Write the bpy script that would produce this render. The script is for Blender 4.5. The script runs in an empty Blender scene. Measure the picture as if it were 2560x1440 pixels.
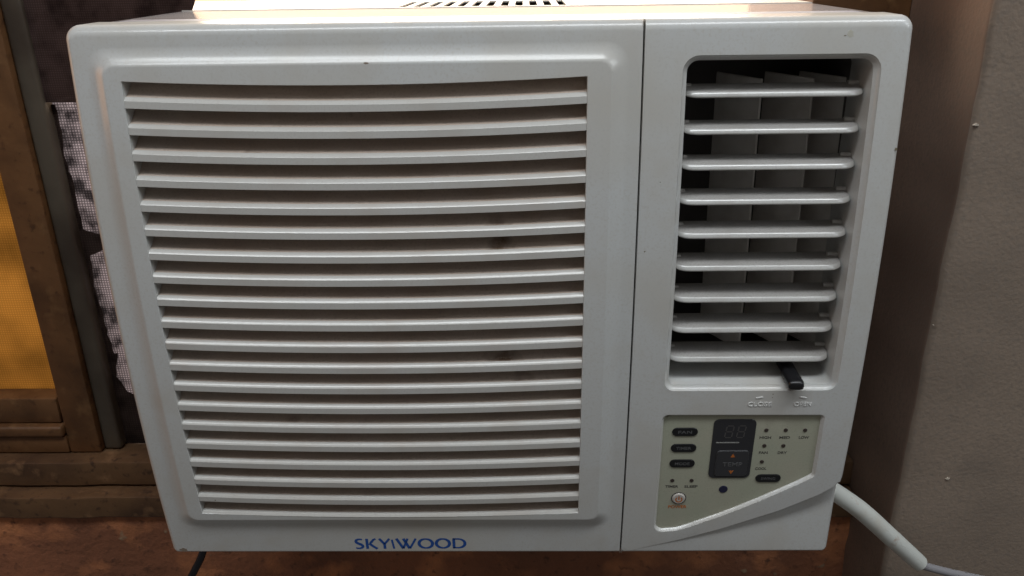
import bpy, bmesh, math, random
from mathutils import Vector, Matrix
from mathutils.geometry import delaunay_2d_cdt

random.seed(7)
scene = bpy.context.scene
col = scene.collection

# ------------------------------------------------------------------ camera
YAW, PITCH, ROLL = 0.0201, 0.3843, -0.0141
cy, sy, cp, sp = math.cos(YAW), math.sin(YAW), math.cos(PITCH), math.sin(PITCH)
fw = Vector((-sy * cp, cy * cp, -sp)); rt = Vector((cy, sy, 0)); up = rt.cross(fw)
r2 = rt * math.cos(ROLL) + up * math.sin(ROLL); u2 = up * math.cos(ROLL) - rt * math.sin(ROLL)
cam = bpy.data.cameras.new('camera'); cam_o = bpy.data.objects.new('camera', cam); col.objects.link(cam_o)
M = Matrix((r2, u2, -fw)).transposed().to_4x4(); M.translation = Vector((0.2463, -0.445, 0.3765))
cam_o.matrix_world = M
cam.sensor_width = 36.0; cam.lens = 36.0 * 2019.75 / 2560.0
cam.clip_start = 0.01; cam.clip_end = 50.0
scene.camera = cam_o

# ------------------------------------------------------------------ world, lamps, exposure
world = bpy.data.worlds.new('World'); scene.world = world; world.use_nodes = True
bg = world.node_tree.nodes['Background']
bg.inputs[0].default_value = (1.0, 0.96, 0.91, 1); bg.inputs[1].default_value = 0.075

def area(name, loc, target, sx, sz, power, colour, spread=180):
    l = bpy.data.lights.new(name, 'AREA'); l.shape = 'RECTANGLE'; l.size = sx; l.size_y = sz
    l.energy = power; l.color = colour; l.spread = math.radians(spread)
    o = bpy.data.objects.new(name, l); col.objects.link(o)
    o.location = loc
    o.rotation_euler = (Vector(target) - Vector(loc)).to_track_quat('-Z', 'Y').to_euler()
    return o
# added bluish lamp on the right, brightening the right-facing slopes and edges
area('right_fill', (1.25, -0.55, 0.95), (0.30, 0.0, 0.20), 0.45, 0.45, 1.9, (0.90, 0.96, 1.0))
# unseen overhead source, made a wide strip for highlights along the edges
area('overhead_strip', (0.35, -0.55, 1.55), (0.25, 0.0, 0.20), 2.0, 0.24, 14.9, (0.93, 0.975, 1.0))
# added warm lamp for the orange tint on the unit's left side
area('warm_fill', (-0.95, -0.10, 0.45), (0.0, 0.0, 0.2), 0.5, 0.5, 1.2, (1.0, 0.50, 0.22))
# daylight of the window behind the unit
area('window_daylight', (0.16, 1.05, 0.95), (0.16, 0.0, 0.35), 1.5, 0.60, 42.0, (1.0, 0.90, 0.76))
scene.view_settings.view_transform = 'Standard'; scene.view_settings.look = 'None'
scene.view_settings.exposure = 0.0; scene.view_settings.gamma = 1.0

# ------------------------------------------------------------------ materials
def mat(name, base, rough=0.5, noise=None, bump=None, metallic=0.0, coat=0.0, spec=0.5):
    """noise: list of (scale, colour, low, high, detail); bump: list of (scale, strength, distance)"""
    m = bpy.data.materials.new(name); m.use_nodes = True
    nt = m.node_tree; b = nt.nodes['Principled BSDF']
    b.inputs['Base Color'].default_value = (*base, 1); b.inputs['Roughness'].default_value = rough
    b.inputs['Metallic'].default_value = metallic; b.inputs['Coat Weight'].default_value = coat; b.inputs['Coat Roughness'].default_value = 0.12
    b.inputs['Specular IOR Level'].default_value = spec
    tc = nt.nodes.new('ShaderNodeTexCoord')
    last = None
    for sc_, c, lo, hi, det in (noise or []):
        n = nt.nodes.new('ShaderNodeTexNoise'); n.inputs['Scale'].default_value = sc_; n.inputs['Detail'].default_value = det
        nt.links.new(tc.outputs['Object'], n.inputs['Vector'])
        mr = nt.nodes.new('ShaderNodeMapRange'); mr.inputs[1].default_value = lo; mr.inputs[2].default_value = hi
        nt.links.new(n.outputs['Fac'], mr.inputs[0])
        mx = nt.nodes.new('ShaderNodeMix'); mx.data_type = 'RGBA'
        nt.links.new(mr.outputs[0], mx.inputs[0])
        if last is None: mx.inputs[6].default_value = (*base, 1)
        else: nt.links.new(last, mx.inputs[6])
        mx.inputs[7].default_value = (*c, 1)
        last = mx.outputs[2]
    if last is not None: nt.links.new(last, b.inputs['Base Color'])
    prev = None
    for sc_, st, dist in (bump or []):
        n = nt.nodes.new('ShaderNodeTexNoise'); n.inputs['Scale'].default_value = sc_; n.inputs['Detail'].default_value = 4
        nt.links.new(tc.outputs['Object'], n.inputs['Vector'])
        bp = nt.nodes.new('ShaderNodeBump'); bp.inputs['Strength'].default_value = st; bp.inputs['Distance'].default_value = dist
        nt.links.new(n.outputs['Fac'], bp.inputs['Height'])
        if prev is not None: nt.links.new(prev, bp.inputs['Normal'])
        prev = bp.outputs['Normal']
    if prev is not None: nt.links.new(prev, b.inputs['Normal'])
    return m

PL = (0.70, 0.708, 0.70)
m_plastic = mat('white_plastic', PL, 0.24, coat=.35, noise=[(9, (0.64, 0.605, 0.54), .48, .78, 4), (45, (0.66, 0.64, 0.60), .5, .8, 5), (700, (0.64, 0.63, 0.60), .5, .85, 1)],
                bump=[(9, .03, .002)])
m_louver = mat('louver_plastic', (0.67, 0.66, 0.63), 0.26, coat=.5, noise=[(35, (0.60, 0.55, 0.50), .5, .85, 5), (800, (0.62, 0.60, 0.57), .5, .85, 1)])
m_vane = mat('vane_plastic', (0.60, 0.595, 0.575), 0.20, noise=[(60, (0.50, 0.47, 0.44), .5, .8, 5), (900, (0.5, 0.48, 0.46), .55, .85, 1)], coat=1.0)
m_vane_dust = mat('dusty_vane_plastic', (0.46, 0.445, 0.43), 0.6, noise=[(50, (0.38, 0.36, 0.34), .4, .75, 5), (900, (0.34, 0.32, 0.30), .45, .8, 2)])
m_dust = mat('dusty_louver_plastic', (0.60, 0.50, 0.43), 0.7, noise=[(30, (0.54, 0.43, 0.355), .4, .7, 5), (24, (0.20, 0.13, 0.09), .66, .74, 4), (700, (0.46, 0.38, 0.31), .5, .85, 2)])
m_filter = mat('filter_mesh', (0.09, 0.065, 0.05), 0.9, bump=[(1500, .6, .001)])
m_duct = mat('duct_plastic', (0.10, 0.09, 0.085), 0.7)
m_duct_vane = mat('duct_vane_plastic', (0.74, 0.70, 0.66), 0.5, noise=[(80, (0.60, 0.55, 0.50), .45, .8, 4)])
m_black = mat('black_plastic', (0.012, 0.012, 0.014), 0.28)
m_plate = mat('control_plate', (0.49, 0.505, 0.395), 0.42, noise=[(30, (0.52, 0.50, 0.40), .4, .7, 3), (1300, (0.42, 0.43, 0.33), .52, .8, 1)])
m_display = mat('display_window', (0.035, 0.035, 0.04), 0.22)
m_rocker = mat('rocker_plastic', (0.045, 0.045, 0.05), 0.4)
m_digit = mat('unlit_digit', (0.085, 0.08, 0.08), 0.4)
m_ink = mat('dark_print', (0.10, 0.095, 0.085), 0.5)
m_orange = mat('orange_print', (0.55, 0.16, 0.03), 0.5)
m_pale = mat('pale_print', (0.35, 0.35, 0.34), 0.5)
m_dimprint = mat('dim_print', (0.13, 0.13, 0.135), 0.5)
m_blue = mat('blue_print', (0.018, 0.10, 0.42), 0.4)
m_sensor = mat('sensor_lens', (0.02, 0.022, 0.06), 0.2)
m_emboss = mat('raised_print', (0.86, 0.86, 0.85), 0.3)
m_led = mat('indicator_lens', (0.055, 0.04, 0.035), 0.25)
m_power = mat('power_button_plastic', (0.62, 0.58, 0.54), 0.3)
m_cabinet = mat('cabinet_paint', (0.46, 0.44, 0.46), 0.16, noise=[(22, (0.40, 0.37, 0.38), .45, .75, 4)], bump=[(16, .10, .002)], coat=.4)
m_cabinet_rear = mat('cabinet_rear_sunlit', (0.72, 0.70, 0.66), 0.3)  # paler than the front of the cabinet: outdoor sunlight put into the colour
m_flange = mat('flange_reflection', (0.26, 0.26, 0.30), 0.6)  # blue-grey reflection on the flange, put into its base colour
m_gap = mat('gap_dark', (0.03, 0.022, 0.018), 0.8)
m_speck = mat('dirt_speck', (0.22, 0.19, 0.13), 0.7)
m_chip = mat('chipped_edge', (0.30, 0.24, 0.19), 0.8)
m_wall = mat('taupe_plaster', (0.32, 0.245, 0.19), 0.85, noise=[(7, (0.26, 0.20, 0.155), .4, .7, 5), (28, (0.25, 0.195, 0.155), .5, .8, 5), (300, (0.24, 0.195, 0.16), .45, .8, 3)],
             bump=[(420, .32, .0012), (130, .14, .002), (30, .10, .004)])
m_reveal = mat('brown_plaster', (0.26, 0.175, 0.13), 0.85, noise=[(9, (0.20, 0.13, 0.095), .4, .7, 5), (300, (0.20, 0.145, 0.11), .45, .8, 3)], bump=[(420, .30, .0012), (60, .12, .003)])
m_paintchip = mat('pale_paint_chip', (0.55, 0.48, 0.40), 0.8)
m_redwall = mat('red_brown_wall', (0.36, 0.145, 0.075), 0.8, noise=[(9, (0.20, 0.085, 0.05), .42, .68, 6), (22, (0.62, 0.25, 0.11), .52, .68, 8), (120, (0.14, 0.06, 0.035), .58, .72, 5), (60, (0.40, 0.27, 0.17), .70, .76, 2)],
                bump=[(60, .5, .006), (300, .3, .002)])
m_wood = mat('brown_wood', (0.19, 0.090, 0.036), 0.5, noise=[(20, (0.10, 0.045, 0.018), .42, .66, 7), (140, (0.09, 0.04, 0.017), .58, .72, 4), (90, (0.23, 0.12, 0.05), .58, .8, 3)], bump=[(70, .25, .003)])
m_wood_grey = mat('greyed_wood', (0.115, 0.095, 0.072), 0.38, noise=[(14, (0.06, 0.045, 0.034), .38, .62, 5)], bump=[(50, .2, .003)])
m_sill = mat('sill_wood', (0.14, 0.075, 0.034), 0.6, noise=[(14, (0.065, 0.032, 0.016), .42, .62, 8), (55, (0.25, 0.14, 0.07), .58, .75, 6), (160, (0.06, 0.03, 0.015), .58, .72, 4)], bump=[(45, .4, .004)])
m_pipe = mat('white_sleeve', (0.74, 0.76, 0.72), 0.4, noise=[(45, (0.62, 0.58, 0.50), .48, .75, 5), (70, (0.45, 0.30, 0.22), .66, .76, 4)], bump=[(90, .12, .002)])
m_grey = mat('grey_cable', (0.33, 0.32, 0.34), 0.45)
m_cord = mat('black_cable', (0.012, 0.013, 0.02), 0.45)

def cloth(name, base, trans, scale, thread=.35, hole=None, blot=None, bscale=55):
    """woven cloth: two wave bands for warp and weft, mixed diffuse and translucent"""
    m = bpy.data.materials.new(name); m.use_nodes = True
    nt = m.node_tree; nt.nodes.clear(); L = nt.links.new
    out = nt.nodes.new('ShaderNodeOutputMaterial'); tc = nt.nodes.new('ShaderNodeTexCoord')
    ns = nt.nodes.new('ShaderNodeTexNoise'); ns.inputs['Scale'].default_value = bscale; ns.inputs['Detail'].default_value = 5
    L(tc.outputs['Object'], ns.inputs['Vector'])
    waves = []
    for axis in ('X', 'Z'):
        w = nt.nodes.new('ShaderNodeTexWave'); w.wave_type = 'BANDS'; w.bands_direction = axis
        w.inputs['Scale'].default_value = scale; w.inputs['Distortion'].default_value = 1.2
        w.inputs['Detail'].default_value = 2; w.inputs['Detail Scale'].default_value = .6
        L(tc.outputs['Object'], w.inputs['Vector']); waves.append(w)
    mul = nt.nodes.new('ShaderNodeMath'); mul.operation = 'MULTIPLY'
    L(waves[0].outputs['Fac'], mul.inputs[0]); L(waves[1].outputs['Fac'], mul.inputs[1])
    def ramp(c):
        mx = nt.nodes.new('ShaderNodeMix'); mx.data_type = 'RGBA'; L(mul.outputs[0], mx.inputs[0])
        mx.inputs[6].default_value = (*[x * thread for x in c], 1); mx.inputs[7].default_value = (*c, 1)
        m2 = nt.nodes.new('ShaderNodeMix'); m2.data_type = 'RGBA'; m2.blend_type = 'MULTIPLY'
        mr = nt.nodes.new('ShaderNodeMapRange'); lo, hi, amt = blot or (.35, .6, .4)
        mr.inputs[1].default_value = lo; mr.inputs[2].default_value = hi; mr.inputs[3].default_value = amt; mr.inputs[4].default_value = 1
        L(ns.outputs['Fac'], mr.inputs[0])
        L(mx.outputs[2], m2.inputs[6]); m2.inputs[0].default_value = 1
        L(mr.outputs[0], m2.inputs[7])
        return m2.outputs[2]
    d = nt.nodes.new('ShaderNodeBsdfDiffuse'); L(ramp(base), d.inputs[0])
    t = nt.nodes.new('ShaderNodeBsdfTranslucent'); L(ramp(trans), t.inputs[0])
    a = nt.nodes.new('ShaderNodeAddShader'); L(d.outputs[0], a.inputs[0]); L(t.outputs[0], a.inputs[1])
    L(a.outputs[0], out.inputs[0])
    return m
m_curtain = cloth('brown_curtain_cloth', (0.085, 0.056, 0.052), (0.002, 0.0012, 0.001), 190, .55)
m_torn = cloth('torn_dark_cloth', (0.07, 0.048, 0.042), (0.002, 0.0012, 0.001), 150, .6)
m_screen = cloth('pale_screen_net', (0.16, 0.135, 0.14), (0.22, 0.21, 0.265), 150, .25, blot=(.38, .60, .16), bscale=85)
m_pane = cloth('amber_blind_cloth', (0.10, 0.05, 0.012), (0.50, 0.35, 0.155), 150, .66, blot=(.30, .66, .60), bscale=22)

# ------------------------------------------------------------------ object helpers
def link(name, mesh, material, parent=None):
    o = bpy.data.objects.new(name, mesh); col.objects.link(o)
    if material is not None and len(mesh.materials) == 0: mesh.materials.append(material)
    if parent is not None: o.parent = parent
    return o

def finish(mesh, angle=32):
    mesh.validate(); mesh.update()
    for p in mesh.polygons: p.use_smooth = True
    mesh.set_sharp_from_angle(angle=math.radians(angle))
    return mesh

def tag(o, label, cat, group=None):
    o['label'] = label; o['category'] = cat
    if group: o['group'] = group
    return o

def box_mesh(name, lo, hi, bev=0.0, seg=2):
    bm = bmesh.new()
    bmesh.ops.create_cube(bm, size=1.0)
    s = [hi[i] - lo[i] for i in range(3)]; c = [(hi[i] + lo[i]) / 2 for i in range(3)]
    for v in bm.verts: v.co = Vector([v.co[i] * s[i] + c[i] for i in range(3)])
    if bev > 0: bmesh.ops.bevel(bm, geom=bm.edges[:], offset=bev, segments=seg, profile=.5, affect='EDGES')
    me = bpy.data.meshes.new(name); bm.to_mesh(me); bm.free()
    return finish(me)

def tube_mesh(name, pts, radii, seg=16, cap=True):
    """smooth tube through points (catmull-rom), radii per point"""
    P = [Vector(p) for p in pts]; dense = []; rad = []
    for i in range(len(P) - 1):
        p0 = P[max(i - 1, 0)]; p1 = P[i]; p2 = P[i + 1]; p3 = P[min(i + 2, len(P) - 1)]
        for k in range(8):
            t = k / 8
            dense.append(.5 * ((2 * p1) + (p2 - p0) * t + (2 * p0 - 5 * p1 + 4 * p2 - p3) * t * t + (3 * p1 - p0 - 3 * p2 + p3) * t ** 3))
            rad.append(radii[i] * (1 - t) + radii[i + 1] * t)
    dense.append(P[-1]); rad.append(radii[-1])
    vs, fs = [], []
    for i, p in enumerate(dense):
        d = (dense[min(i + 1, len(dense) - 1)] - dense[max(i - 1, 0)]).normalized()
        a = d.cross(Vector((0, 1, 0.01))).normalized(); b = d.cross(a)
        for k in range(seg):
            an = 2 * math.pi * k / seg
            vs.append(p + (a * math.cos(an) + b * math.sin(an)) * rad[i])
    n = len(dense)
    for i in range(n - 1):
        for k in range(seg):
            k2 = (k + 1) % seg
            fs.append((i * seg + k, i * seg + k2, (i + 1) * seg + k2, (i + 1) * seg + k))
    if cap:
        fs.append(tuple(range(seg))); fs.append(tuple((n - 1) * seg + k for k in range(seg)))
    me = bpy.data.meshes.new(name); me.from_pydata(vs, [], fs)
    return finish(me, 50)

# ------------------------------------------------------------------ front surface of the unit (mm: u across, z up)
Wm, Hm, SAG = 450.0, 348.0, 9.7
def prof(z):
    k = z / Hm * 2 - 1
    return -SAG * (1 - k * k)
def slope(z):
    return SAG * 2 * (z / Hm * 2 - 1) * 2 / Hm          # d prof / dz
CREASE = [(309, 1.2), (318, 4.5), (348.4, 13.3), (374.3, 22.6), (412, 39), (436, 52.4), (448.6, 62.3), (455, 66.5)]
def crease(u):
    if u <= CREASE[0][0]: return -50
    for (a, za), (b, zb) in zip(CREASE, CREASE[1:]):
        if u <= b: return za + (zb - za) * (u - a) / (b - a)
    return CREASE[-1][1]
def recess(u, z):
    """set-back of the surface below the slanting crease"""
    if u < 312: return 0.0
    c = crease(u); t = (c - z) / 1.7
    t = min(max(t, 0), 1)
    return (0.3 + 5.4 * min((u - 312) / 110.0, 1.0)) * t * (.12 + .88 * min(1.0, max(0.0, z) / 52.0))
def wp(u, z, d, extra=0.0):
    """front-surface point with set-back d, in metres"""
    return Vector((u, prof(z) + d + extra, z)) * 0.001

def place(u, z, d):
    """frame lying on the front surface: x along u, y up the surface, z out to the viewer"""
    a = math.atan(slope(z)); ca, sa = math.cos(a), math.sin(a)
    m = Matrix(((1, 0, 0), (0, sa, -ca), (0, ca, sa))).to_4x4()
    m.translation = wp(u, z, d)
    return m

def rrect(u0, u1, z0, z1, r, step=4.0, n=7, counts=None):
    """closed rounded rectangle, counter-clockwise; r = (BL, BR, TR, TL)"""
    pts = []
    cs = [(u0, z0, r[0], 180), (u1, z0, r[1], 270), (u1, z1, r[2], 0), (u0, z1, r[3], 90)]
    sg = [(1, 1), (-1, 1), (-1, -1), (1, -1)]
    for i, (u, z, rr, a0) in enumerate(cs):
        cu, cz = u + sg[i][0] * rr, z + sg[i][1] * rr
        for k in range(n + 1):
            a = math.radians(a0 + 90 * k / n)
            pts.append((cu + rr * math.cos(a), cz + rr * math.sin(a)))
        u2_, z2_, r2_, _ = cs[(i + 1) % 4]; s2 = sg[(i + 1) % 4]
        c2u, c2z = u2_ + s2[0] * r2_, z2_ + s2[1] * r2_
        a = math.radians(a0 + 90)
        e = (c2u + r2_ * math.cos(a), c2z + r2_ * math.sin(a)); s = pts[-1]
        m = counts[i % 2] if counts else max(1, int(math.hypot(e[0] - s[0], e[1] - s[1]) / step))
        for k in range(1, m): pts.append((s[0] + (e[0] - s[0]) * k / m, s[1] + (e[1] - s[1]) * k / m))
    return pts

def rpoly(corners, step=3.0, n=7):
    """closed polygon with rounded corners [(u,z,r)], counter-clockwise"""
    N = len(corners); arcs = []
    for i in range(N):
        p = Vector(corners[i][:2]); a = Vector(corners[i - 1][:2]); b = Vector(corners[(i + 1) % N][:2]); r = corners[i][2]
        d1 = (a - p).normalized(); d2 = (b - p).normalized()
        if r <= 0: arcs.append([p]); continue
        h = math.acos(max(-1, min(1, d1.dot(d2)))) / 2; t = r / math.tan(h)
        t = min(t, (a - p).length * .45, (b - p).length * .45); r = t * math.tan(h)
        c = p + (d1 + d2).normalized() * (r / math.sin(h))
        s = p + d1 * t - c; e = p + d2 * t - c; ang = s.angle_signed(e)
        arcs.append([c + Matrix.Rotation(-ang * k / n, 2) @ s for k in range(n + 1)])
    pts = []
    for i in range(N):
        pts += [tuple(q) for q in arcs[i]]
        s = arcs[i][-1]; e = arcs[(i + 1) % N][0]; m = max(1, int((e - s).length / step))
        for k in range(1, m): pts.append(tuple(s + (e - s) * k / m))
    return pts

def inset(loop, d, w=None):
    """move a counter-clockwise loop inwards by d (negative: outwards)"""
    n = len(loop); out = []
    for i in range(n):
        a, p, b = loop[i - 1], loop[i], loop[(i + 1) % n]
        n1 = Vector((-(p[1] - a[1]), p[0] - a[0])); n2 = Vector((-(b[1] - p[1]), b[0] - p[0]))
        if n1.length: n1.normalize()
        if n2.length: n2.normalize()
        nn = n1 + n2
        nn = nn / max(1e-6, nn.dot(n1) if nn.dot(n1) > .3 else 1)
        wu, wz = w[i] if w else (1, 1)
        out.append((p[0] + nn.x * d * wu, p[1] + nn.y * d * wz))
    return out

def inside(p, loop):
    x, y = p; r = False; j = len(loop) - 1
    for i in range(len(loop)):
        xi, yi = loop[i]; xj, yj = loop[j]
        if (yi > y) != (yj > y) and x < (xj - xi) * (y - yi) / (yj - yi) + xi: r = not r
        j = i
    return r

class Surf:
    """collects vertices of the front surface and bridges loops"""
    def __init__(s): s.v, s.f = [], []
    def ring(s, loop, d, absy=False):
        i0 = len(s.v)
        for k, (u, z) in enumerate(loop):
            dd = d[k] if isinstance(d, (list, tuple)) else d
            s.v.append(Vector((u, dd, z)) * .001 if absy else wp(u, z, dd, recess(u, z)))
        return list(range(i0, i0 + len(loop)))
    def bridge(s, a, b):
        n = len(a)
        for i in range(n):
            j = (i + 1) % n
            s.f.append((a[i], a[j], b[j], b[i]))
    def fill(s, rings, d, grid=9.0, lines=()):
        """triangulate between rings [(ids, loop)], the first the outside, the others holes"""
        pts, ids, edges = [], [], []
        for rid, loop in rings:
            i0 = len(pts); n = len(loop)
            pts += [Vector(p) for p in loop]; ids += rid
            edges += [(i0 + k, i0 + (k + 1) % n) for k in range(n)]
        out = rings[0][1]; holes = [l for _, l in rings[1:]]
        def ok(p): return inside(p, out) and not any(inside(p, h) for h in holes)
        for ln in lines:
            prev = None
            for p in ln:
                if not ok(p): prev = None; continue
                pts.append(Vector(p)); ids.append(None)
                if prev is not None: edges.append((prev, len(pts) - 1))
                prev = len(pts) - 1
        base = [Vector(p) for p in pts]
        us = [p[0] for p in out]; zs = [p[1] for p in out]
        u = min(us) + grid * .5
        while u < max(us):
            z = min(zs) + grid * .5
            while z < max(zs):
                q = Vector((u, z))
                if ok((u, z)) and all((q - b).length_squared > (grid * .4) ** 2 for b in base):
                    pts.append(q); ids.append(None)
                z += grid
            u += grid
        vo, _, fo, vorig, _, _ = delaunay_2d_cdt(pts, edges, [], 0, 1e-5)
        idx = []
        for k, p in enumerate(vo):
            src = [ids[q] for q in vorig[k] if ids[q] is not None] if vorig[k] else []
            if src: idx.append(src[0])
            else:
                s.v.append(wp(p.x, p.y, d, recess(p.x, p.y))); idx.append(len(s.v) - 1)
        for f in fo:
            c = (sum(vo[k].x for k in f) / len(f), sum(vo[k].y for k in f) / len(f))
            if ok(c):
                t = tuple(idx[k] for k in f)
                if len(set(t)) == len(t): s.f.append(t)
    def mesh(s, name, angle=34):
        bm = bmesh.new()
        vv = [bm.verts.new(v) for v in s.v]
        for f in s.f:
            try: bm.faces.new([vv[k] for k in f])
            except ValueError: pass
        bmesh.ops.delete(bm, geom=[v for v in bm.verts if not v.link_faces], context='VERTS')
        bmesh.ops.recalc_face_normals(bm, faces=bm.faces[:])
        me = bpy.data.meshes.new(name); bm.to_mesh(me); bm.free()
        # outside faces the viewer (-y)
        if sum(p.normal.y * p.area for p in me.polygons) > 0: me.flip_normals()
        return finish(me, angle)

def weighted(o):
    w = o.modifiers.new('weighted_normal', 'WEIGHTED_NORMAL'); w.keep_sharp = True; w.mode = 'FACE_AREA'; w.weight = 60

def outer_rings(s, loop, wfun, r, back):
    w = [wfun(u, z) for u, z in loop]
    prev = s.ring(loop, back, absy=True)
    n = 7; ids = None; lp = None
    for k in range(n + 1):
        a = math.pi / 2 * k / n
        lp = inset(loop, r * (1 - math.cos(a)), w)
        ids = s.ring(lp, r * (1 - math.sin(a)))
        s.bridge(prev, ids); prev = ids
    return ids, lp

# ================================================================== the setting
def struct(o): o['kind'] = 'structure'; return o
def sky():
    me = bpy.data.meshes.new('sky'); me.from_pydata([(-4, 1.7, -2), (4, 1.7, -2), (4, 1.7, 3), (-4, 1.7, 3)], [], [(0, 1, 2, 3)])
    m = bpy.data.materials.new('bright_sky'); m.use_nodes = True; nt = m.node_tree; nt.nodes.clear()
    e = nt.nodes.new('ShaderNodeEmission'); e.inputs[0].default_value = (1.0, 0.66, 0.42, 1); e.inputs[1].default_value = 1.5
    nt.links.new(e.outputs[0], nt.nodes.new('ShaderNodeOutputMaterial').inputs[0])
    return struct(link('sky', me, m))
sky()
# plaster pier on the right: front face and the reveal beside the unit
def pier():
    vs, fs = [], []
    prof_pts = [(0.5235, 0.62)] + [(0.5215 + .002 * (k == 0), 0.45 - .06 * k) for k in range(6)]
    cx, cyy, r = 0.5215 + .005, 0.060 + .005, .005
    prof_pts += [(cx - r * math.cos(a), cyy - r * math.sin(a)) for a in [math.pi / 2 * k / 6 for k in range(7)]]
    prof_pts += [(0.56, 0.060), (0.62, 0.0598), (0.72, 0.060), (1.3, 0.060)]
    nz = 150; z0, z1 = -0.75, 1.25
    for k in range(nz + 1):
        z = z0 + (z1 - z0) * k / nz
        wob = .0005 * math.sin(z * 31) + .0005 * math.sin(z * 83 + 1) + random.uniform(-.0006, .0006)
        for i, (x, y) in enumerate(prof_pts):
            e = 1 if 6 <= i <= 14 else 0
            vs.append((x + wob * e, y + wob * .5 * e, z))
    m = len(prof_pts)
    for k in range(nz):
        for i in range(m - 1):
            fs.append((k * m + i, k * m + i + 1, (k + 1) * m + i + 1, (k + 1) * m + i))
    me = bpy.data.meshes.new('wall_right'); me.from_pydata(vs, [], fs); finish(me, 60)
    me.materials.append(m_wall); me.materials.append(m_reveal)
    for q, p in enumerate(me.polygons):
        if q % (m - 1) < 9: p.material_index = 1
    return me
wall_r = struct(link('wall_right', pier(), m_wall))
for k, (x, z, r, sx) in enumerate(((.5245, .2790, .0010, 1.8), (.5560, .018, .0011, 1.5), (.5230, .143, .0005, .8))):
    rn = random.Random(k); n = 9
    ring_ = [(x + sx * r * rn.uniform(.6, 1.3) * math.cos(2 * math.pi * q / n), z + r * rn.uniform(.6, 1.3) * math.sin(2 * math.pi * q / n)) for q in range(n)]
    vs_ = [(a, .0606, b) for a, b in ring_] + [(x + (a - x) * .7, .0594, z + (b - z) * .7) for a, b in ring_]
    fs_ = [(q, (q + 1) % n, n + (q + 1) % n, n + q) for q in range(n)] + [tuple(range(n, 2 * n))]
    me_ = bpy.data.meshes.new('paint_chip'); me_.from_pydata(vs_, [], fs_); me_.update()
    link('paint_chip', me_, m_paintchip, wall_r)
wall_l = struct(link('wall_below', box_mesh('wall_below', (-1.3, 0.125, -0.9), (0.53, 0.26, -0.0645)), m_redwall))

# sill: two stepped boards
sill = bpy.data.objects.new('window_sill', None); col.objects.link(sill); sill.location = (-0.2, 0.12, -0.065)
tag(sill, 'stepped brown wooden window sill on the red-brown wall, left of the unit', 'sill')
def child(o, parent):
    o.parent = parent; o.matrix_parent_inverse = parent.matrix_world.inverted() if False else Matrix.Translation(-Vector(parent.location)); return o
def wavy_board(name, lo, hi, amp):
    """long board with slightly uneven front edges"""
    vs, fs = [], []; n = 60
    bevel = .0022
    sec = [(hi[1], hi[2]), (lo[1] + bevel, hi[2]), (lo[1] + bevel * .3, hi[2] - bevel * .3), (lo[1], hi[2] - bevel), (lo[1], lo[2] + bevel), (lo[1] + bevel, lo[2]), (hi[1], lo[2])]
    for k in range(n + 1):
        x = lo[0] + (hi[0] - lo[0]) * k / n; w = amp * (math.sin(x * 47) + .6 * math.sin(x * 113 + 2) + random.uniform(-.5, .5))
        for i, (y, z) in enumerate(sec): vs.append((x, y + (w if 0 < i < 6 else 0), z + (w * .6 if 0 < i < 6 else 0)))
    m = len(sec)
    for k in range(n):
        for i in range(m):
            j = (i + 1) % m; fs.append((k * m + i, k * m + j, (k + 1) * m + j, (k + 1) * m + i))
    me = bpy.data.meshes.new(name); me.from_pydata(vs, [], fs); return finish(me, 40)
child(link('board', wavy_board('board', (-0.9, 0.135, -0.0417), (0.52, 0.30, -0.0175), .0004), m_sill), sill)
child(link('board', wavy_board('board', (-0.9, 0.120, -0.0643), (0.52, 0.30, -0.0425), .0005), m_sill), sill)

# window: wooden casement at the left with an amber blind behind the glass
win = bpy.data.objects.new('window', None); col.objects.link(win); win.location = (-0.2, 0.15, -0.0165)
tag(win, 'brown wooden window casement with glowing amber pane at the far left', 'window')
child(link('stile', box_mesh('stile', (-0.1535, 0.150, -0.0165), (-0.1262, 0.190, 0.75), .0016), m_wood), win)
child(link('bead', box_mesh('bead', (-0.1562, 0.1555, 0.030), (-0.1537, 0.185, 0.75), .0006), m_gap), win)
child(link('jamb', box_mesh('jamb', (-0.1258, 0.1545, -0.0165), (-0.1105, 0.190, 0.75), .003, 3), m_wood_grey), win)
child(link('rail', box_mesh('rail', (-0.7, 0.1525, 0.0115), (-0.1566, 0.186, 0.0355), .0018), m_wood), win)
child(link('moulding', box_mesh('moulding', (-0.7, 0.1460, 0.0005), (-0.1540, 0.186, 0.0110), .003, 3), m_wood), win)
child(link('jamb', box_mesh('jamb', (0.4500, 0.165, -0.0165), (0.5205, 0.200, 0.75), .002), m_wood), win)
child(link('rail', box_mesh('rail', (-0.7, 0.1495, -0.0165), (-0.1540, 0.186, -0.0005), .0012), m_wood), win)
pane = link('pane', box_mesh('pane', (-0.7, 0.170, 0.0357), (-0.1564, 0.1712, 0.75)), m_pane); child(pane, win)

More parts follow.
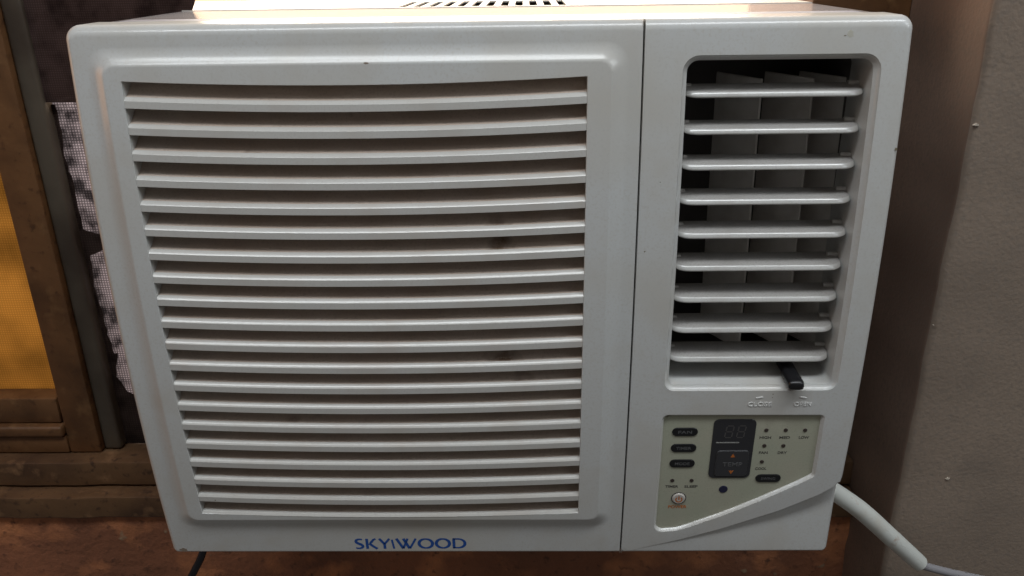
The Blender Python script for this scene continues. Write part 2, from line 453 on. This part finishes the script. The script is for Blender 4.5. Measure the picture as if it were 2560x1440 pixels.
def sheet(name, outline, y, fold=0.0, grid=.006, thick=.0007):
    """cloth sheet cut to an outline (x,z), with gentle folds"""
    pts = [Vector(p) for p in outline]; n = len(pts); edges = [(k, (k + 1) % n) for k in range(n)]
    xs = [p.x for p in pts]; zs = [p.y for p in pts]
    x = min(xs)
    nx = int((max(xs) - min(xs)) / grid); nz = int((max(zs) - min(zs)) / grid)
    base = list(pts)
    for i in range(1, nx):
        for j in range(1, nz):
            q = (min(xs) + i * grid, min(zs) + j * grid)
            if inside(q, outline): pts.append(Vector(q))
    vo, _, fo, _, _, _ = delaunay_2d_cdt(pts, edges, [], 0, 1e-7)
    vs = [(p.x, y + fold * (math.sin(p.x * 70 + p.y * 3) + .5 * math.sin(p.x * 163 + p.y * 9) + .35 * math.sin(p.y * 41 + p.x * 17)), p.y) for p in vo]
    fs = [f for f in fo if inside((sum(vo[k].x for k in f) / 3, sum(vo[k].y for k in f) / 3), outline)]
    me = bpy.data.meshes.new(name); me.from_pydata(vs, [], fs); finish(me, 80)
    return me
def jag(a, b, n, amp):
    return [(a[0] + (b[0] - a[0]) * k / n + random.uniform(-amp, amp), a[1] + (b[1] - a[1]) * k / n + random.uniform(-amp, amp) * .6) for k in range(1, n)]
# pale net that lets the daylight through
scr = link('window_screen', sheet('window_screen', [(-0.112, -0.016), (-0.001, -0.016), (-0.001, 0.2825), (-0.112, 0.2825)], 0.167, .0006), m_screen)
tag(scr, 'pale backlit woven net beside the left edge of the unit', 'net')
# dark cloth with a torn edge in front of the net
edge = [(-0.1075, .2812), (-.1070, .2698), (-.1087, .2392), (-.1063, .2171), (-.1074, .1976), (-.1068, .1827), (-.0955, .1790), (-.080, .176), (-.020, .172)]
edge2 = [(-.020, .163), (-.080, .165), (-.0935, .1665), (-.1060, .1608), (-.1080, .1259), (-.1065, .1042), (-.1055, .0858), (-.1040, .072), (-.1010, .0735), (-.1035, .064), (-.1065, .050), (-.1000, .036), (-.09, .031), (-.02, .029)]
def roughen(L, amp=.0009):
    out = []
    for a, b in zip(L, L[1:]):
        out.append(a); out += jag(a, b, max(2, int(math.hypot(a[0] - b[0], a[1] - b[1]) / .004)), amp)
    return out + [L[-1]]
torn_poly = [(-.1125, -.0165), (-.002, -.0165)] + list(reversed(roughen(edge2))) + list(reversed(roughen(edge))) + [(-.1125, .2812)]
tcl = link('torn_cloth', sheet('torn_cloth', torn_poly, 0.1645, .0005, grid=.005), m_torn)
tag(tcl, 'dark torn strip of cloth with ragged edge over the pale net', 'cloth')
# brown curtain above
cur_out = [(-0.1122, 0.2838), (-0.0012, 0.2825), (-0.0012, 0.3460), (0.0085, 0.3460), (0.0118, 0.3525), (0.0148, 0.361), (0.0165, 0.40), (0.018, 0.80), (-0.1122, 0.80)]
cur = link('curtain', sheet('curtain', cur_out, 0.1590, .0009, grid=.006), m_curtain)
tag(cur, 'dark brown woven curtain hanging behind the upper left corner of the unit', 'curtain')

# ================================================================== the air conditioner
ac = bpy.data.objects.new('air_conditioner', None); col.objects.link(ac)
tag(ac, 'white window air conditioner with slatted grille, swing vanes and control panel', 'air conditioner')

# ---- front grille panel (left)
SEAM0, SEAM1 = 308.45, 309.05
s = Surf()
loop = rrect(0, SEAM0, 0, Hm, (4.5, .3, .3, 7.5), step=5)
def wl(u, z): return (.06 if u > SEAM0 - 6 else .72, 1.0 if z > Hm / 2 else .5)
ids, lp = outer_rings(s, loop, wl, 6.0, 26.0)
OP = (29.8, 279.2); UC = (OP[0] + OP[1]) / 2; HW = (OP[1] - OP[0]) / 2; ARC = 3.2
def arc(u): return -ARC * max(0.0, 1 - ((u - UC) / HW) ** 2)
toe = rrect(10.5, 301.8, 25.0, 337.0, (10, 10, 12, 11), counts=(54, 58))
tid = s.ring(toe, 0.0)
s.fill([(ids, lp), (tid, toe)], 0.0, 11)
# concave foot and rounded shoulder of the raised field
def field(t):      # 0 foot .. 1 top
    return rrect(10.5 + 10.7 * t, 301.8 - 10.4 * t, 25.0 + 9.4 * t, 337.0 - 10.2 * t, tuple(r + (6.0 - r) * t for r in (10, 10, 12, 11)), counts=(54, 58))
prev = tid
RH = 3.7
for k in range(1, 21):
    t = k / 20
    if t < .8: h = RH * .78 * (t / .8) ** 1.9
    else:
        q = (t - .8) / .2; h = RH * (.78 + .22 * math.sin(q * math.pi / 2))
    l2 = field(t)
    cur_ids = s.ring(l2, -h); s.bridge(prev, cur_ids); prev = cur_ids; top_loop = l2
PZ = -RH                                                     # surface of the raised field
PITCH_L, Z0 = 14.19, 309.45
ZT, ZB = Z0 + 10.35, Z0 - 19 * PITCH_L
base_open = rrect(OP[0], OP[1], ZB, ZT, (.35,) * 4, step=4, n=2)
opening = [(u, z + arc(u)) for u, z in base_open]
oid = s.ring(opening, PZ)
s.fill([(prev, top_loop), (oid, opening)], PZ, 11)
o2 = s.ring([(u, z) for u, z in inset(opening, .25)], PZ + .35); s.bridge(oid, o2)
o3 = s.ring(inset(opening, .25), PZ + 24); s.bridge(o2, o3)
grille = link('front_grille', s.mesh('front_grille'), m_plastic, ac); weighted(grille)

# ---- 20 curved louvers
def louver(zb, last=False):
    vs, fs = [], []; n = 36
    sec = [(.10, 0.0), (1.15, 1.35), (1.5, 1.55), (3.0, 1.86), (4.8, 2.55), (7.5, 4.4), (11, 7.4), (15.5, 11.7), (15.5, 10.6), (1.6, -1.5 if last else -3.2), (.55, -.3 if last else -3.92), (.10, -.25 if last else -3.75)]
    m = len(sec)
    for k in range(n + 1):
        u = OP[0] + .3 + (OP[1] - OP[0] - .6) * k / n
        for d, dz in sec:
            z = zb + arc(u) + dz
            vs.append(Vector((u, prof(zb) + slope(zb) * dz * (1 if d < 2 else .3) + PZ + d, z)) * .001)
    for k in range(n):
        for i in range(m):
            j = (i + 1) % m; fs.append((k * m + i, (k + 1) * m + i, (k + 1) * m + j, k * m + j))
    fs.append(tuple(range(m))); fs.append(tuple(reversed([n * m + i for i in range(m)])))
    me = bpy.data.meshes.new('louver'); me.from_pydata(vs, [], fs); finish(me, 24)
    me.materials.append(m_louver); me.materials.append(m_dust)
    for q, p in enumerate(me.polygons):
        if q < n * m and 3 <= q % m <= 7: p.material_index = 1
    return me
for i in range(20):
    link('louver', louver(Z0 - i * PITCH_L, i == 19), m_louver, grille)
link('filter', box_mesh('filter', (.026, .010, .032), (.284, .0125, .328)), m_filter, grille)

# ---- right panel with vent opening, control recess and slanting crease
s = Surf()
loop = rrect(SEAM1, Wm, 0, Hm, (.3, 4.5, 7.0, .3), step=2.2)
def wr(u, z): return (.06 if u < SEAM1 + 6 else .7, 1.0 if z > Hm / 2 else .5)
ids, lp = outer_rings(s, loop, wr, 6.0, 26.0)
vent = rrect(329.6, 434.4, 131.5, 329.2, (6.5, 6.5, 9, 9), step=5)
vid = s.ring(vent, 0.0)
ctl_c = [(329.4, 114.6, 4.5), (329.9, 19.0, 8.0), (345, 20.6, 12), (352, 23.2, 0), (362, 28.0, 0), (374, 33.6, 0), (386, 39.9, 0), (398, 46.6, 0), (411, 54.2, 0), (421, 60.2, 0), (430.8, 66.8, 3.5), (430.4, 114.2, 3.2)]
ctl = rpoly(ctl_c, step=3)
cid = s.ring(ctl, 0.0)
lines = []
for off in (0.0, -.55, -1.15, -1.75):
    lines.append([(u, crease(u) + off) for u in [312 + k * 2.2 for k in range(62)]])
s.fill([(ids, lp), (vid, vent), (cid, ctl)], 0.0, 8.0, lines)
# vent lip: rounded, then the duct wall
prev = vid
for k in range(1, 8):
    a = math.pi / 2 * k / 7
    q = k / 7; e = .5 - .5 * math.cos(math.pi * q)
    l2 = inset(vent, 2.9 * (.55 * (1 - math.cos(a)) + .45 * q))
    cur_ids = s.ring(l2, 3.2 * (.55 * math.sin(a) + .45 * q)); s.bridge(prev, cur_ids); prev = cur_ids
w2 = inset(vent, 3.0); a2 = s.ring(w2, 12); s.bridge(prev, a2)
w3 = [(u, max(z, 137.5)) for u, z in inset(vent, 3.4)]; a3 = s.ring(w3, [30 + 0 * z for u, z in w3], absy=True); s.bridge(a2, a3)
# control recess: flat bright chamfer all round
c2 = inset(ctl, .35); k2 = s.ring(c2, .12); s.bridge(cid, k2)
c3 = inset(ctl, 1.7); k3 = s.ring(c3, 1.75); s.bridge(k2, k3)
c4 = inset(ctl, 1.95); k4 = s.ring(c4, 2.6); s.bridge(k3, k4)
side = link('side_panel', s.mesh('side_panel'), m_plastic, ac); weighted(side)

# black gap behind the seam
link('seam', box_mesh('seam', (.3070, .004, .002), (.3105, .012, .346)), m_gap, ac)

# ---- air duct behind the vent
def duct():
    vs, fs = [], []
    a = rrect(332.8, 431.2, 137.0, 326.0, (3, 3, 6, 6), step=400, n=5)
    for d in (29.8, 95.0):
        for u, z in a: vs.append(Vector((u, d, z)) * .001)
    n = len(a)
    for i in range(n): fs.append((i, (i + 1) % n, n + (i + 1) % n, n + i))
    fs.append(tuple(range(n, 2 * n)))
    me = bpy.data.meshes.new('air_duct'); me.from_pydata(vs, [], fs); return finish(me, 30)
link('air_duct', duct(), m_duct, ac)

# ---- upright vanes inside the duct, turned to the right
def upright(front):
    vs = []; t = .7
    for z, yf in ((143.0, 24.0), (312.0, 33.0)):
        for du, dy in ((0, 0), (-18.5, 34.0)):
            for sx in (-t, t): vs.append(Vector((front + du + sx * .9, yf + dy + sx * .4, z)) * .001)
    fs = [(0, 1, 3, 2), (4, 6, 7, 5), (0, 4, 5, 1), (2, 3, 7, 6), (0, 2, 6, 4), (1, 5, 7, 3)]
    me = bpy.data.meshes.new('upright_vane'); me.from_pydata(vs, [], fs)
    bm = bmesh.new(); bm.from_mesh(me); bmesh.ops.recalc_face_normals(bm, faces=bm.faces[:])
    bmesh.ops.bevel(bm, geom=bm.edges[:], offset=.0004, segments=1, affect='EDGES'); bm.to_mesh(me); bm.free()
    return finish(me)
for f_ in (382.5, 412.0, 440.5 - 10.5 + 3):
    link('upright_vane', upright(f_), m_duct_vane, ac)

# ---- nine level vanes
def vane():
    """local mm: x across from 0, y depth, z up; nose at the front"""
    L, C = 98.2, 19.5
    vs, fs = [], []
    def front(x):
        e = min(x, L - x); r = 9.0
        return 0 if e >= r else (r - math.sqrt(max(0, r * r - (r - e) ** 2))) * .75
    def tipz(x):
        e = min(x, L - x); r = 5.0
        return 1 if e >= r else .45 + .55 * math.sqrt(max(0, 1 - ((r - e) / r) ** 2))
    xs = [0, .4, 1, 1.8, 3, 4.5, 6.5, 9] + [9 + (L - 18) * k / 10 for k in range(1, 10)] + [L - q for q in (9, 6.5, 4.5, 3, 1.8, 1, .4, 0)]
    nose = [(2.0, -1.75), (1.1, -1.68), (.45, -1.42), (.10, -1.0), (.06, -.6), (.35, -.12), (1.0, .62), (1.65, 1.25), (2.1, 1.5), (2.8, 1.63), (4.0, 1.66)]
    for x in xs:
        f, tz = front(x), tipz(x)
        sec = [(f + p[0], p[1] * tz) for p in nose] + [(f + 5 + (C - f - 5) * .4, 1.55 * tz), (C, .8 * tz), (C, -.6 * tz), (f + 5 + (C - f - 5) * .4, -1.5 * tz)]
        for y, z in sec:
            a = math.radians(8.5)
            vs.append(Vector((x, y * math.cos(a) + z * math.sin(a) * -1, y * math.sin(a) + z * math.cos(a))) * .001)
    m = len(nose) + 4; n = len(xs)
    for k in range(n - 1):
        for i in range(m):
            j = (i + 1) % m; fs.append((k * m + i, (k + 1) * m + i, (k + 1) * m + j, k * m + j))
    fs.append(tuple(range(m))); fs.append(tuple(reversed([(n - 1) * m + i for i in range(m)])))
    me = bpy.data.meshes.new('vane'); me.from_pydata(vs, [], fs)
    me.materials.append(m_vane); me.materials.append(m_vane_dust)
    for q, p in enumerate(me.polygons):
        if q < (n - 1) * m and 8 <= q % m <= 11: p.material_index = 1
    bm = bmesh.new(); bm.from_mesh(me); bmesh.ops.recalc_face_normals(bm, faces=bm.faces[:]); bm.to_mesh(me); bm.free()
    return finish(me, 40)
vane_me = vane()
pin_me = tube_mesh('pivot', [(0.0925, .0145, .0038), (.0955, .0145, .0038), (.0995, .0145, .0038)], [.0017] * 3, 10)
pin_me2 = tube_mesh('pivot', [(-0.0010, .0145, .0030), (.002, .0145, .0030), (.0055, .0145, .0030)], [.0017] * 3, 10)
for i in range(9):
    z = 307.35 - 19.83 * i
    v = link('vane', vane_me, m_vane, ac)
    v.location = Vector((333.0 - (.0 if i < 5 else .3), prof(z) + 7.0, z)) * .001
    v.rotation_euler.x = math.radians(random.uniform(-.7, .7))
    link('pivot', pin_me, m_vane, v); link('pivot', pin_me2, m_vane, v)
# rod that couples the vanes at the left
link('coupling_rod', box_mesh('coupling_rod', (.3327, .0235, .150), (.3345, .0262, .312), .0004, 1), m_duct_vane, ac)

# ---- black lever under the vanes
def lever():
    pts = [(407.2, 24.0, 141.5), (407.4, 8.0, 140.5), (407.7, -6.0, 138.6), (408.0, -12.5, 137.6)]
    vs, fs = [], []; prev = None
    st = [(4.6, 2.6)] * 2 + [(4.7, 2.9), (4.9, 3.1)]
    n = 14
    allp = [(Vector(p), w) for p, w in zip(pts, st)] + [(Vector((408.05, -14.2, 137.3)), (4.5, 2.7)), (Vector((408.1, -15.0, 137.15)), (3.2, 1.7))]
    for p, (a, b) in allp:
        for k in range(n):
            an = 2 * math.pi * k / n; c, s_ = math.cos(an), math.sin(an)
            x = math.copysign(abs(c) ** .6, c) * a; z = math.copysign(abs(s_) ** .6, s_) * b
            vs.append((p + Vector((x, 0, z))) * .001)
    for i in range(len(allp) - 1):
        for k in range(n):
            k2 = (k + 1) % n; fs.append((i * n + k, i * n + k2, (i + 1) * n + k2, (i + 1) * n + k))
    fs.append(tuple((len(allp) - 1) * n + k for k in range(n)))
    me = bpy.data.meshes.new('lever'); me.from_pydata(vs, [], fs)
    bm = bmesh.new(); bm.from_mesh(me); bmesh.ops.recalc_face_normals(bm, faces=bm.faces[:]); bm.to_mesh(me); bm.free()
    return finish(me, 50)
link('lever', lever(), m_black, ac)

# ---- lettering helpers
def text_mesh(body, size, width=None, bold=0.0, extrude=.06):
    cu = bpy.data.curves.new('lettering', 'FONT'); cu.body = body; cu.size = size; cu.align_x = 'CENTER'; cu.align_y = 'CENTER'
    cu.extrude = extrude; cu.offset = bold; cu.resolution_u = 3
    o = bpy.data.objects.new('tmp', cu); col.objects.link(o)
    dg = bpy.context.evaluated_depsgraph_get()
    me = bpy.data.meshes.new_from_object(o.evaluated_get(dg)); me.name = 'lettering'
    bpy.data.objects.remove(o); bpy.data.curves.remove(cu)
    xs = [v.co.x for v in me.vertices]; w = max(xs) - min(xs); cx = (max(xs) + min(xs)) / 2
    ys = [v.co.y for v in me.vertices]; cyy = (max(ys) + min(ys)) / 2
    k = (width / w) if width else 1
    for v in me.vertices: v.co = Vector(((v.co.x - cx) * k, v.co.y - cyy, v.co.z)) * .001
    me.materials.clear(); me.update()
    return me
def put(name, me, material, parent, u, z, d):
    o = link(name, me, material, parent); o.matrix_local = place(u, z, d); return o
def flat(name, loop, thick, bev=.25):
    """raised plate from a closed loop (mm, local x,y), thickness along +z"""
    vs = []; n = len(loop)
    for lp_, h in ((loop, -1.5), (loop, thick - bev), (inset(loop, bev), thick)):
        vs += [Vector((p[0], p[1], h)) * .001 for p in lp_]
    fs = []
    for r in range(2):
        for i in range(n): fs.append((r * n + i, r * n + (i + 1) % n, (r + 1) * n + (i + 1) % n, (r + 1) * n + i))
    fs.append(tuple(2 * n + i for i in range(n)))
    me = bpy.data.meshes.new(name); me.from_pydata(vs, [], fs); return finish(me, 35)
def pill(w, h): return rrect(-w / 2, w / 2, -h / 2, h / 2, (h / 2 - .01,) * 4, step=50, n=8)
def disc(r, n=20): return [(r * math.cos(2 * math.pi * k / n), r * math.sin(2 * math.pi * k / n)) for k in range(n)]

# ---- control panel plate lying in its recess
s = Surf()
plate_loop = inset(ctl, 1.6); pid = s.ring(plate_loop, 2.2); s.fill([(pid, plate_loop)], 2.2, 12)
ctrl = link('control_panel', s.mesh('control_panel'), m_plate, ac)
D = 2.2
for body, z, w in (('FAN', 100.4, 8.6), ('TIMER', 88.1, 9.6), ('MODE', 76.0, 9.4)):
    b = put('button', flat('button', pill(16.2, 6.3), .55, .3), m_black, ctrl, 345.15, z, D)
    t = link('lettering', text_mesh(body, 3.0, w, .02), m_dimprint, b); t.location.z = .00058
b = put('button', flat('button', pill(16.4, 6.3), .55, .3), m_black, ctrl, 401.5, 64.0, D)
t = link('lettering', text_mesh('SWING', 2.8, 9.2, .02), m_dimprint, b); t.location.z = .00058
disp = put('display', flat('display', rrect(-13.3, 13.3, -22.7, 22.7, (3.6,) * 4, step=100, n=6), .35, .2), m_display, ctrl, 375.95, 87.1, D)
# unlit seven-segment digits
def digits():
    vs, fs = [], []
    def bar(x, y, w, h):
        i = len(vs); vs.extend([Vector((x + a * w / 2 + (y + b * h / 2) * .12, y + b * h / 2, .4)) * .001 for a, b in ((-1, -1), (1, -1), (1, 1), (-1, 1))]); fs.append((i, i + 1, i + 2, i + 3))
    for cx in (-3.6, 3.9):
        for yy in (0, 4.4, -4.4): bar(cx, yy, 3.6, .8)
        for xx in (-2.2, 2.2):
            for yy in (2.2, -2.2): bar(cx + xx, yy, .8, 3.4)
    me = bpy.data.meshes.new('digit'); me.from_pydata(vs, [], fs); return me
dg_ = link('digits', digits(), m_digit, disp); dg_.location = (0.0005, .0135, 0)
gl = link('bar_mark', flat('bar_mark', rrect(-7.4, 7.4, -.42, .42, (.4,) * 4, step=50, n=3), .42, .05), m_pale, disp); gl.location = (-.0034, .0052, 0)
rock = link('rocker_switch', flat('rocker_switch', rrect(-10.4, 10.4, -10.2, 10.2, (2.4,) * 4, step=50, n=5), 1.0, .5), m_rocker, disp); rock.location = (.0007, -.0108, 0)
# prints of the rocker sit on the display level tree: thing > part > sub-part
for body, zz, mm_, up_ in (('tri', 82.6, m_orange, 1), ('tri', 69.6, m_orange, -1)):
    me = flat('arrow_mark', [(-1.45, -1.2 * up_), (1.45, -1.2 * up_), (0, 1.5 * up_)][::up_], .06, .02)
    t = link('arrow_mark', me, mm_, disp); t.location = (.0008, (zz - 87.1) * .001, .00102)
t = link('lettering', text_mesh('TEMP', 4.4, 12.6, .02), m_dimprint, disp); t.location = (.0011, -.0113, .00105)
led_me = flat('indicator_light', disc(1.35, 16), .35, .2)
for body, u, z, dz, w in (('HIGH', 396.0, 101.4, -5.5, 7.2), ('MED', 408.1, 101.4, -5.5, 6.6), ('LOW', 420.2, 101.3, -5.4, 6.4),
                          ('FAN', 396.1, 89.6, -5.3, 5.6), ('DRY', 408.1, 89.5, -5.3, 5.8), ('COOL', 396.0, 77.1, -5.4, 7.2),
                          ('TIMER', 339.9, 62.2, -4.9, 8.4), ('SLEEP', 352.4, 62.2, -4.9, 8.6)):
    put('indicator_light', led_me, m_led, ctrl, u, z, D)
    put('lettering', text_mesh(body, 2.7, w, .06), m_ink, ctrl, u, z + dz, D - .02)
put('sensor_window', flat('sensor_window', disc(2.9, 24), .3, .2), m_sensor, ctrl, 373.6, 54.9, D)
pb = put('power_button', flat('power_button', disc(4.3, 28), 1.1, .7), m_power, ctrl, 345.1, 47.6, D)
ringm = put('button_surround', flat('button_surround', disc(5.0, 28), .22, .1), m_ink, ctrl, 345.1, 47.6, D)
def power_mark():
    vs, fs = [], []
    for k in range(19):
        a = math.radians(125 + 290 * k / 18)
        for r in (1.55, 2.45): vs.append(Vector((r * math.cos(a), r * math.sin(a) - .4, 1.13)) * .001)
    for k in range(18): fs.append((2 * k, 2 * k + 2, 2 * k + 3, 2 * k + 1))
    i = len(vs); vs += [Vector((x, y, 1.13)) * .001 for x, y in ((-.45, -.6), (.45, -.6), (.45, 2.4), (-.45, 2.4))]; fs.append((i, i + 1, i + 2, i + 3))
    me = bpy.data.meshes.new('power_mark'); me.from_pydata(vs, [], fs); return me
link('power_mark', power_mark(), m_orange, pb)
put('lettering', text_mesh('POWER', 3.4, 12.2, .07), m_orange, ctrl, 344.9, 40.2, D - .02)

# ---- raised words and ticks under the vent
for body, u, w in (('CLOSE', 389.0, 14.5), ('OPEN', 415.2, 10.5)):
    put('raised_lettering', text_mesh(body, 4.2, w, 0, .22), m_emboss, side, u, 121.9, -.10)
for u, tilt in ((388.3, 8), (414.9, -11)):
    o = link('raised_tick', flat('raised_tick', rrect(-2.2, 2.2, -.42, .42, (.4,) * 4, step=20, n=3), .3, .1), m_emboss, side)
    o.matrix_local = place(u, 126.6, 0) @ Matrix.Rotation(math.radians(tilt), 4, 'Z')
# stain, chip and specks of dirt
def blot(r, n=11, seed=0, sx=1.0):
    rn = random.Random(seed); return [(sx * r * (1 + rn.uniform(-.35, .35)) * math.cos(2 * math.pi * k / n), r * (1 + rn.uniform(-.35, .35)) * math.sin(2 * math.pi * k / n)) for k in range(n)]
m_stain = mat('faint_stain', (0.60, 0.585, 0.51), 0.4)
for u, z, r, mm_, sx, par in ((416.4, 339.0, 1.9, m_stain, .8, side), (413.6, 338.2, .35, m_speck, 1.6, side), (161.9, 327.6, .45, m_chip, 3.2, grille),
                              (447.6, 279.0, .8, m_speck, .8, side), (396.3, 129.0, .35, m_speck, 1, side), (396.2, 126.6, .3, m_speck, 1, side),
                              (40.8, 51.0, .4, m_speck, 1, grille), (313.5, 222.0, .5, m_speck, 1, side), (320.4, 262.0, .3, m_speck, 1, side)):
    dd = -.03 if par is side else (-RH - .03 if 30 < z < 330 and 22 < u < 291 else -.03)
    put('dirt_mark', flat('dirt_mark', blot(r, seed=int(u), sx=sx), .02, .01), mm_, par, u, z, dd)
ch = put('chipped_corner', flat('chipped_corner', blot(1.5, seed=3, sx=1.7), .05, .02), m_chip, grille, 9.0, 4.0, -.03)

# ---- blue brand lettering, drawn stroke by stroke
def stroke_letter(strokes):
    """strokes: list of (points, width) ; flat ribbons"""
    vs, fs = [], []
    for pts, w in strokes:
        P_ = [Vector(p) for p in pts]; i0 = len(vs); n = len(P_)
        closed = (P_[0] - P_[-1]).length < 1e-6
        for i, p in enumerate(P_):
            a = P_[i - 1] if i > 0 else (P_[-2] if closed else P_[0]); b = P_[i + 1] if i < n - 1 else (P_[1] if closed else P_[-1])
            t = (b - a).normalized(); nn = Vector((-t.y, t.x)); ww = w[i] if isinstance(w, (list, tuple)) else w
            vs.append(Vector((p.x + nn.x * ww / 2, p.y + nn.y * ww / 2, .05)) * .001); vs.append(Vector((p.x - nn.x * ww / 2, p.y - nn.y * ww / 2, .05)) * .001)
        for i in range(n - 1): fs.append((i0 + 2 * i, i0 + 2 * i + 1, i0 + 2 * i + 3, i0 + 2 * i + 2))
    me = bpy.data.meshes.new('letter'); me.from_pydata(vs, [], fs); me.update(); return me
def ell(cx, cy_, rx, ry, a0=0, a1=360, n=28): return [(cx + rx * math.cos(math.radians(a0 + (a1 - a0) * k / n)), cy_ + ry * math.sin(math.radians(a0 + (a1 - a0) * k / n))) for k in range(n + 1)]
def owid(n=28, thin=1.25, thick=2.15): return [thin + (thick - thin) * abs(math.cos(2 * math.pi * k / n)) for k in range(n + 1)]
HL = 9.3
S_ = [(5.4, 8.6), (4.2, 8.85), (2.7, 8.8), (1.4, 8.2), (.95, 7.1), (1.3, 5.9), (2.6, 4.9), (4.2, 4.1), (5.3, 3.0), (5.4, 1.9), (4.6, .95), (3.2, .5), (1.8, .5), (.6, .9)]
letters = [
    (127.6, [(S_, [1.2, 1.3, 1.5, 1.8, 2.0, 2.1, 2.2, 2.2, 2.1, 1.9, 1.6, 1.4, 1.3, 1.2])]),
    (135.0, [([(1.1, 0), (1.1, HL)], 1.9), ([(7.2, HL), (5.6, HL - .9), (3.3, 5.1)], [1.3, 1.6, 1.7]), ([(2.6, 5.0), (5.0, 2.4), (7.8, 0)], 1.9)]),
    (143.8, [([(.9, HL), (4.2, 4.3)], 1.9), ([(7.8, HL), (4.2, 4.3)], 1.5), ([(4.2, 4.7), (4.2, 0)], 1.9)]),
    (152.4, [([(0.9, HL - 1.0), (1.9, 0)], 1.35)]),
    (155.6, [([(0.8, HL), (5.0, .2)], 2.0), ([(8.4, HL), (5.0, .2)], 1.5), ([(5.5, HL), (9.3, .2)], 2.0), ([(14.0, HL), (9.5, .2)], 1.5)]),
    (170.6, [(ell(5.6, HL / 2, 4.6, 4.15), owid())]),
    (182.4, [(ell(5.5, HL / 2, 4.5, 4.15), owid())]),
    (194.3, [([(1.1, 0), (1.1, HL)], 1.9), ([(.6, HL - .6), (4.0, HL - .6)] + ell(4.0, HL / 2, 4.6, HL / 2 - .6, 90, -90, 18)[1:-1] + [(4.0, .6), (.6, .6)], [1.25] * 3 + [1.3 + .75 * math.sin(math.pi * k / 16) for k in range(17)] + [1.25] * 2)]),
]
br = bpy.data.objects.new('brand_lettering', None); col.objects.link(br); br.parent = ac
for k, (u, st) in enumerate(letters):
    zc = 4.75 + .5 * (u - 127) / 77
    me = stroke_letter(st); o = link('letter', me, m_blue, br)
    o.matrix_local = place(u, zc, -.02)

# ---- metal cabinet behind the front
def cabinet():
    bm = bmesh.new(); bmesh.ops.create_cube(bm, size=1)
    lo, hi = (.0016, .022, .0015), (.4480, .157, .3466)
    for v in bm.verts: v.co = Vector([lo[i] + (v.co[i] + .5) * (hi[i] - lo[i]) for i in range(3)])
    bmesh.ops.bevel(bm, geom=[e for e in bm.edges if abs(e.verts[0].co.y - e.verts[1].co.y) > .05], offset=.0018, segments=3, affect='EDGES')
    bmesh.ops.delete(bm, geom=[f for f in bm.faces if f.normal.y < -.9], context='FACES')
    me = bpy.data.meshes.new('cabinet'); bm.to_mesh(me); bm.free(); return finish(me)
cab = link('cabinet', cabinet(), m_cabinet, ac)
link('front_flange', box_mesh('front_flange', (.012, .0262, .3464), (.438, .0560, .34725), .0007, 2), m_flange, cab)
link('cabinet_joint', box_mesh('cabinet_joint', (.004, .1565, .010), (.446, .1600, .3456)), m_gap, cab)
# rear casing with the row of slots in its top
def rear():
    vs, fs = [], []
    z = .3471; y0, y1 = .1592, .60; s0, s1 = .166, .246
    def q(xa, xb, ya, yb):
        i = len(vs); vs.extend([(xa, ya, z), (xb, ya, z), (xb, yb, z), (xa, yb, z)]); fs.append((i, i + 1, i + 2, i + 3))
    xs = [.0016]; slots = [(.2760 - .0105 * k - .0056, .2760 - .0105 * k) for k in range(12)][::-1]
    q(.0016, .448, y0, s0); q(.0016, .448, s1, y1); q(-.045, .0016, .1655, .31)  # last piece is an added white strip standing in for outdoor brightness
    x = .0016
    for a, b in slots: q(x, a, s0, s1); x = b
    q(x, .448, s0, s1)
    # slot walls and the sides
    for a, b in slots:
        for pa, pb in (((a, s0), (a, s1)), ((b, s0), (b, s1)), ((a, s0), (b, s0)), ((a, s1), (b, s1))):
            i = len(vs); vs.extend([(pa[0], pa[1], z), (pb[0], pb[1], z), (pb[0], pb[1], z - .0012), (pa[0], pa[1], z - .0012)]); fs.append((i, i + 1, i + 2, i + 3))
    for (xa, ya), (xb, yb) in (((.0016, y0), (.448, y0)), ((.448, y0), (.448, y1)), ((.448, y1), (.0016, y1)), ((.0016, y1), (.0016, y0))):
        i = len(vs); vs.extend([(xa, ya, z), (xb, yb, z), (xb, yb, .0015), (xa, ya, .0015)]); fs.append((i, i + 1, i + 2, i + 3))
    me = bpy.data.meshes.new('rear_casing'); me.from_pydata(vs, [], fs)
    bm = bmesh.new(); bm.from_mesh(me); bmesh.ops.remove_doubles(bm, verts=bm.verts[:], dist=1e-6); bm.to_mesh(me); bm.free()
    return finish(me)
rear_o = link('rear_casing', rear(), m_cabinet_rear, ac)
link('slot_backing', box_mesh('slot_backing', (.004, .162, .300), (.445, .595, .312)), m_gap, rear_o)  # added dark box closing off the view through the slots

# ================================================================== cables
cab_t = bpy.data.objects.new('power_cable', None); col.objects.link(cab_t); cab_t.location = (0.45, 0.03, 0.03)
tag(cab_t, 'grey power cable in a thick white sleeve leaving the right side of the unit', 'cable')
sleeve = link('sleeve', tube_mesh('sleeve', [(.4380, .034, .046), (.4560, .030, .0325), (.4800, .028, .0148), (.5065, .030, -.0108), (.5330, .034, -.0372)], [.0060, .0062, .0065, .0065, .0061], 22), m_pipe)
child(sleeve, cab_t)
child(link('cord', tube_mesh('cord', [(.5265, .0345, -.0330), (.5345, .035, -.0395), (.5540, .037, -.0475), (.582, .040, -.0570), (.64, .045, -.075)], [.0030] * 5, 14), m_grey), cab_t)
bc = link('black_cord', tube_mesh('black_cord', [(-.004, .082, -.035), (-.0155, .080, -.058), (-.0215, .080, -.072), (-.0284, .080, -.0842), (-.036, .081, -.099), (-.05, .083, -.14)], [.0030] * 6, 12), m_cord)
tag(bc, 'thin black cord hanging below the lower left corner of the unit', 'cord')
